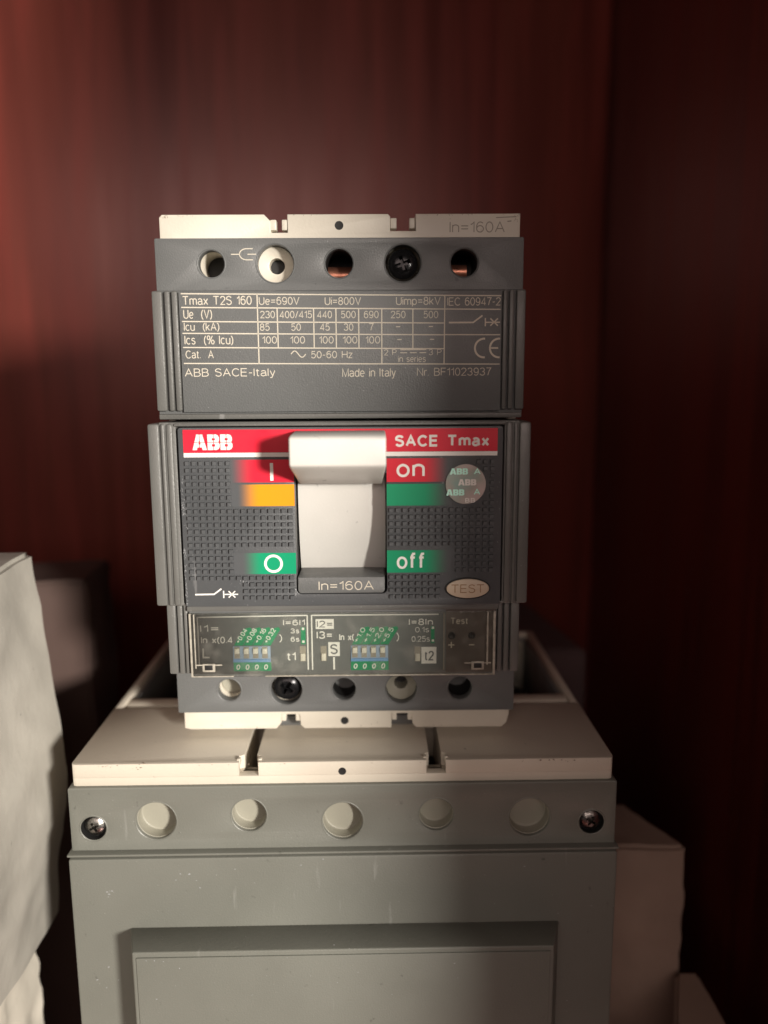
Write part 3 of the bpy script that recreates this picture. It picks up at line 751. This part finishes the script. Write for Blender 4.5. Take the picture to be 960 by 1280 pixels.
# oval test button
def ellipse(cx, cz, a, b, n=48): return [(cx+a*math.cos(2*math.pi*i/n), cz+b*math.sin(2*math.pi*i/n)) for i in range(n)]
flat('test_button_ring', [ellipse(30.45, 43.75, 5.6, 2.75)], YP-.0, DARK, small, h=.1)
tbn = plate('test_button', [ellipse(30.5, 43.8, 5.2, 2.4)], -17.75, -17.05, TESTC, small, .35)
text('TEST', 26.4, 34.5, 42.75, 44.9, -17.75, HANDPR, tbn, bold=.002)

# toggle: drum behind the opening, lever block in front
dr = [(-11.0, 73), (-11.2, 70), (-11.3, 66), (-11.1, 62), (-10.6, 58), (-9.7, 54), (-8.4, 50), (-7.0, 46.4), (-2, 46.4), (-2, 73)]
tg = link(bpy.data.objects.new('toggle_lever', None)); tg.parent = small
side_prism('toggle_drum', dr, -10.75, 10.75, HANDLE, tg, .15)
side_prism('toggle_grip', [(-17.35, 71.9), (-17.4, 82.2), (-29.2, 81.8), (-30.2, 81.3), (-30.4, 78), (-30.3, 75.2), (-28.8, 74.3), (-22, 71.6), (-17.5, 69.6), (-11.0, 69.0), (-11.0, 71.7), (-17.3, 71.8)][::-1],
           -10.6, 10.75, HANDLE, tg, .5, taper=lambda y, z: max(0, (y+30)*.065) if z < 76 else 0.0, seg=3)
# well walls
for s in (-1, 1):
    box('well_wall', s*11.35-.35, s*11.35+.35, -13.4, -2, 43, 72, GREY, small, .05)
pl = plate('rating_plate', [rrect(-10.6, 42.95, 10.4, 46.9, 0, rr=(.9, .9, .15, .15))], -17.6, -7.2, GREY, small, .22)
text('In=160A', -5.6, 7.7, 43.7, 45.95, -17.6, PRINT, pl, bold=.004)

# --- trip unit step
box('lower_step', -43.3, 43.3, -9.6, -3.2, 19.7, 39.55, GREY, small, .4)
for x0, x1 in ((-44.35, -42.2), (-41.8, -40.5), (-40.2, -39.2), (38.9, 40.1), (40.5, 41.8), (42.2, 44.4)):
    box('side_rib', x0, x1, -11.2, -8.9 if abs(x0+x1)/2 < 42.5 else -.5, 20.2, 39.5, GREY_RIB, small, .4)
box('seam_ledge', -39.0, 38.9, -12.4, -9.5, 37.0, 38.4, GREY_RIB, small, .3)
trip = thing_part = box('trip_unit', -38.9, 38.7, -10.6, -9.4, 19.75, 36.9, TRIP, small, .15)
YT = -10.6
plate('test_section', [rrect(25.9, 20.0, 38.5, 36.7)], -10.66, -10.58, TESTP, trip, 0.0)
for (x0, z0, x1, z1, m_) in ((-36.9, 35.0, -9.3, 35.3, WHITE), (-36.9, 35.1, -36.9, 22.5, WHITE), (-9.2, 35.4, -9.2, 20.9, WHITE), (-8.1, 35.3, 24.0, 35.3, WHITE), (-8.1, 35.4, -8.1, 20.9, WHITE),
                             (25.4, 35.7, 25.4, 20.6, GRIMP)):
    hv(x0, z0, x1, z1, .32, YT, m_, trip)
TT = lambda s, x0, x1, z0, z1, m_=WHITE, b=.17, rot=0, y=YT: text(s, x0, x1, z0, z1, y, m_, trip, bold=b, rot=rot)
TT('I1=', -36.3, -31.6, 31.1, 33.0); TT('In x(0.4', -36.2, -28.2, 27.9, 29.9); TT('L', -36.0, -34.0, 24.2, 27.0)
TT('I=6I1', -15.3, -9.8, 32.7, 34.2); TT('3s', -13.5, -11.3, 30.6, 31.9); TT('6s', -13.5, -11.3, 28.4, 29.7); TT('t1', -14.6, -12.3, 23.4, 25.6); TT(')', -16.4, -15.7, 28.2, 30.4, b=0)
flat('print_patch', [rrect(-7.1, 31.7, -2.5, 34.3)], YT, WHITE, trip); TT('I2=', -6.8, -2.8, 32.1, 33.9, TRIP, y=YT-.05)
TT('I3=', -6.9, -2.9, 29.1, 31.1)
TT('In x(', -1.2, 2.6, 28.4, 30.4)
flat('print_patch', [rrect(-4.0, 24.5, -1.1, 28.2)], YT, WHITE, trip); TT('S', -3.5, -1.6, 25.0, 27.7, TRIP, y=YT-.05)
hv(-2.6, 24.2, -2.6, 20.9, .45, YT, WHITE, trip)
TT(')', 13.3, 14.0, 28.2, 30.6, b=0); TT('I=8In', 16.5, 22.6, 32.5, 34.2); TT('0.1s', 18.1, 21.6, 30.6, 32.0, b=.005); TT('0.25s', 17.2, 21.8, 28.1, 29.6, b=.005)
flat('print_patch', [rrect(19.7, 22.3, 23.5, 26.7)], YT, WHITE, trip); TT('t2', 20.4, 22.9, 23.1, 25.7, TRIP, y=YT-.05)
TT('Test', 27.0, 31.5, 32.7, 34.4, PRINT, y=YT-.06)
for x in (27.4, 32.5):
    lathe('test_socket', [(0, -10.70), (.6, -10.70), (.75, -10.82), (.95, -10.68)], x, 29.7, DARK, trip, 20)
hv(26.5, 27.2, 28.1, 27.2, .28, YT-.06, PRINT, trip); hv(27.3, 26.4, 27.3, 28.0, .28, YT-.065, PRINT, trip); hv(31.8, 27.2, 33.2, 27.2, .28, YT-.06, PRINT, trip)
def dips(x0, texts, z0):
    ang = math.atan2(4.3, 2.7)
    for k, s in enumerate(texts):
        x = x0 + k*2.38
        flat('value_strip', [[(x, 27.5), (x+2.15, 27.5), (x+4.7, 31.7), (x+4.2, 32.3), (x+2.5, 31.8)]], YT, GREEN_D, trip)
        text(s, x+1.35, x+1.35+4.3, 27.9, 29.15, YT-.05, WHITE, trip, bold=.16, rot=ang)
    X1 = x0+9.3
    flat('value_strip', [rrect(x0-.3, 20.7, X1, 23.1)], YT, GREEN_D, trip)
    plate('dip_switch_body', [rrect(x0-.3, 23.95, X1-.1, 27.3)], -10.9, -10.5, DIPG, trip, .05)
    plate('dip_switch_edge', [rrect(x0-.3, 23.15, X1-.1, 23.9)], -11.0, -10.5, BLUE, trip, .05)
    for k in range(4):
        x = x0+.75+k*2.35
        plate('dip_switch_slot', [rrect(x-.7, 24.2, x+.7, 27.2)], -10.94, -10.85, GRIMP, trip, 0.0)
        box('dip_switch_lever', x-.6, x+.6, -11.5, -10.8, 25.5, 26.9, CREAM, trip, .12)
        text('0', x-.5, x+.45, 21.2, 22.6, YT-.05, WHITE, trip, bold=.2, rot=-.25)
dips(-27.9, ('+0.04', '+0.08', '+0.16', '+0.32'), 0)
dips(2.0, ('+1.0', '+1.5', '+2.0', '+5.5'), 0)
for (x, z0, z1, lo) in ((-10.5, 23.2, 27.2, True), (-5.2, 23.2, 27.2, True), (18.7, 22.9, 26.8, True)):
    plate('slide_slot', [rrect(x-.75, z0, x+.75, z1)], -10.68, -10.5, GRIMP, trip, 0.0)
    box('slide_lever', x-.55, x+.55, -11.1, -10.6, z0+.2, z0+2.1, CREAM, trip, .1)
flat('print_patch', [rrect(-10.9, 27.7, -9.7, 32.2)], YT, GREEN_D, trip)
for z in (31.5, 28.1): flat('print_patch', [rrect(-10.6, z, -10.0, z+.6)], YT-.05, WHITE, trip)
flat('print_patch', [rrect(22.1, 27.7, 23.0, 32.2)], YT, GREEN_D, trip)
for z in (31.5, 28.1): flat('print_patch', [rrect(22.3, z, 22.9, z+.6)], YT-.05, WHITE, trip)
# clear flap over the settings
win = plate('clear_cover', [rrect(-38.6, 19.8, 38.3, 36.4, .4)], -12.1, -11.7, CLEAR, small, .1)
for (x0, x1, z0, z1) in ((-38.7, -38.2, 19.8, 36.4), (-37.6, -37.3, 22, 36.2), (36.1, 36.5, 22.4, 36.4), (37.7, 38.3, 19.8, 36.4), (-38.6, -28, 19.7, 20.0), (-20, 38.3, 19.7, 19.95)):
    box('cover_edge_glint', x0, x1, -12.2, -11.4, z0, z1, CLEAR_GLINT, win, .08)  # milky bars added where the rim would catch light
for c in (-34.2, 33.9):
    box('cover_latch', c-1.6, c+1.6, -12.25, -11.5, 21.1, 23.2, CLEAR_GLINT, win, .15)
    box('latch_hole', c-1.0, c+1.0, -12.33, -12.0, 21.6, 22.9, DARK, win, .05)
    hv(c-3.4, 22.9, c+3.4, 22.9, .3, -12.1, CLEAR_GLINT, win)

# ------------------------------------------------------------------ cartons around the breakers
def carton(name, label, corners, z0, z1, m, div=26, amp=1.2, freq=35, fold=0.0, seed=0, group=None, lean=0.0):
    """Crumpled carton: prism over a plan quad (m), gently dented."""
    bm = bmesh.new()
    cx = sum(c[0] for c in corners)/4; cy = sum(c[1] for c in corners)/4
    lo = [bm.verts.new((x-cx, y-cy, 0)) for x, y in corners]
    hi = [bm.verts.new((x-cx, y-cy, z1-z0)) for x, y in corners]
    bm.faces.new(lo[::-1]); bm.faces.new(hi)
    for i in range(4): bm.faces.new((lo[i], lo[(i+1) % 4], hi[(i+1) % 4], hi[i]))
    bmesh.ops.bevel(bm, geom=bm.edges[:], offset=.0012, segments=2, affect='EDGES')
    bmesh.ops.subdivide_edges(bm, edges=[e for e in bm.edges if e.calc_length() > .01], cuts=div, use_grid_fill=True)
    for v in bm.verts:
        p = v.co + Vector((seed*3.1, seed, 0))
        n = noise.noise_vector(p*freq)*.6 + noise.noise_vector(p*freq*2.7)*.3
        q = Vector((p.x*.8+p.z*.55, p.y+p.z*.35, p.z*.8))
        rid = (1-abs(noise.noise(q*freq*1.3))*2.4) + .6*(1-abs(noise.noise(q*freq*3.1+Vector((5, 2, 1))))*2.4)
        k = min(1, v.co.z/.02)
        c = Vector((v.co.x, v.co.y, 0))
        if c.length > 0: c.normalize()
        v.co += Vector((n.x, n.y, n.z*k))*amp*MM + c*rid*fold*MM
        if lean:
            h = 1-v.co.z/(z1-z0)
            v.co.x += lean*min(1, max(0, h*2.0))*(1-1.15*max(0, (h-.62)/.38))
    me = bpy.data.meshes.new(name); bm.to_mesh(me); bm.free(); smooth(me, 60)
    o = obj(name, me, m, None); o.location = (cx, cy, z0)
    o['label'] = label; o['category'] = 'carton'
    return o
WRAP2 = mat('paper_wrapping', (.62, .58, .50), .6, var=.2, vscale=40, bump=.6, bscale=300)
WRAP = mat('white_wrapping', (.47, .45, .40), .55, var=.3, vscale=25, bump=.7, bscale=300, dust=.1)
carton('wrapped_carton', 'pale crumpled carton at the left edge, upper one of the stack beside the large breaker',
       [(-.26, -.13), (-.0885, -.10), (-.0885, .030), (-.25, .045)], -.0640, .0485, WRAP, amp=1.7, fold=.8, seed=1, div=60, freq=22, lean=.0055)
carton('wrapped_carton', 'white wrapped carton underneath the crumpled one at the lower left',
       [(-.26, -.13), (-.0955, -.10), (-.0955, .026), (-.25, .040)], ZF, -.0650, WRAP2, amp=1.6, fold=1.5, seed=8, div=60, freq=34)
carton('cardboard_box', 'dim brown carton behind the tall pale one on the left',
       [(-.23, .075), (-.0945, .085), (-.0965, .118), (-.23, .112)], ZF, .0265, CARD_D, amp=1.6, seed=2, fold=.6)
carton('cardboard_box', 'pale pinkish carton standing upright to the right of the large breaker',
       [(.0755, .036), (.1062, .036), (.0935, .061), (.0755, .061)], ZF, -.0485, CARD_P, amp=.7, fold=.55, seed=3, div=60, freq=55)
carton('cardboard_box', 'low pale carton in the lower right corner, in front of the upright one',
       [(.0775, -.03), (.1120, -.06), (.1105, .033), (.1035, .033)], ZF, -.0905, CARD_P, amp=.6, fold=.3, seed=4, div=24)
carton('cardboard_box', 'dark mauve carton behind the right corner of the large breaker',
       [(.0735, .137), (.1010, .137), (.0855, .235), (.05, .235)], ZF, -.020, CARD_V, amp=.8, seed=5, div=18)
carton('plastic_packet', 'navy packet wedged behind the upright pinkish carton',
       [(.0755, .066), (.0850, .066), (.0840, .090), (.0755, .090)], ZF, -.044, BLUEPK, amp=1.2, seed=6, div=12)['category'] = 'packet'

# worn spots on the large breaker
def marks(name, spots, y, m, parent, seed, size=1.0):
    bm = bmesh.new(); rnd = random.Random(seed); k = 0
    for (x, z, sx, sz, n) in spots:
        for _ in range(n):
            c = Vector((x+rnd.gauss(0, sx), z+rnd.gauss(0, sz))); r = rnd.uniform(.08, .32)*size; k += 1
            vs = [c+Vector((math.cos(t*1.05)*r*rnd.uniform(.4, 1.5), math.sin(t*1.05)*r*rnd.uniform(.2, .8))) for t in range(6)]
            bm.faces.new([bm.verts.new((v.x*MM, (y-.012-.0006*(k % 30))*MM, (v.y+205)*MM)) for v in vs])
    me = bpy.data.meshes.new(name); bm.to_mesh(me); bm.free()
    return obj(name, me, m, parent, 'stuff')
marks('scuff_marks', [(-60.5, -33.5, .8, .5, 7), (-20, -30, 22, 3, 10), (30, -33, 20, 4, 8), (-62, -60, 2, 8, 6)], -3.6, SCUFF, big, 3)
marks('scuff_marks', [(-30, -50, 14, 4, 9), (10, -56, 18, 6, 12), (-46, -44, 2, .4, 5)], -15.0, SCUFF, big, 5, .8)
marks('chip_marks', [(-60, -.5, 2.5, .22, 7), (-52, -.9, 1.2, .5, 6), (-30, -.4, 6, .15, 6), (10, -.4, 8, .15, 5), (52, -.4, 4, .15, 8), (60, -.6, 2, .3, 5)], 0, CHIP, big, 9)
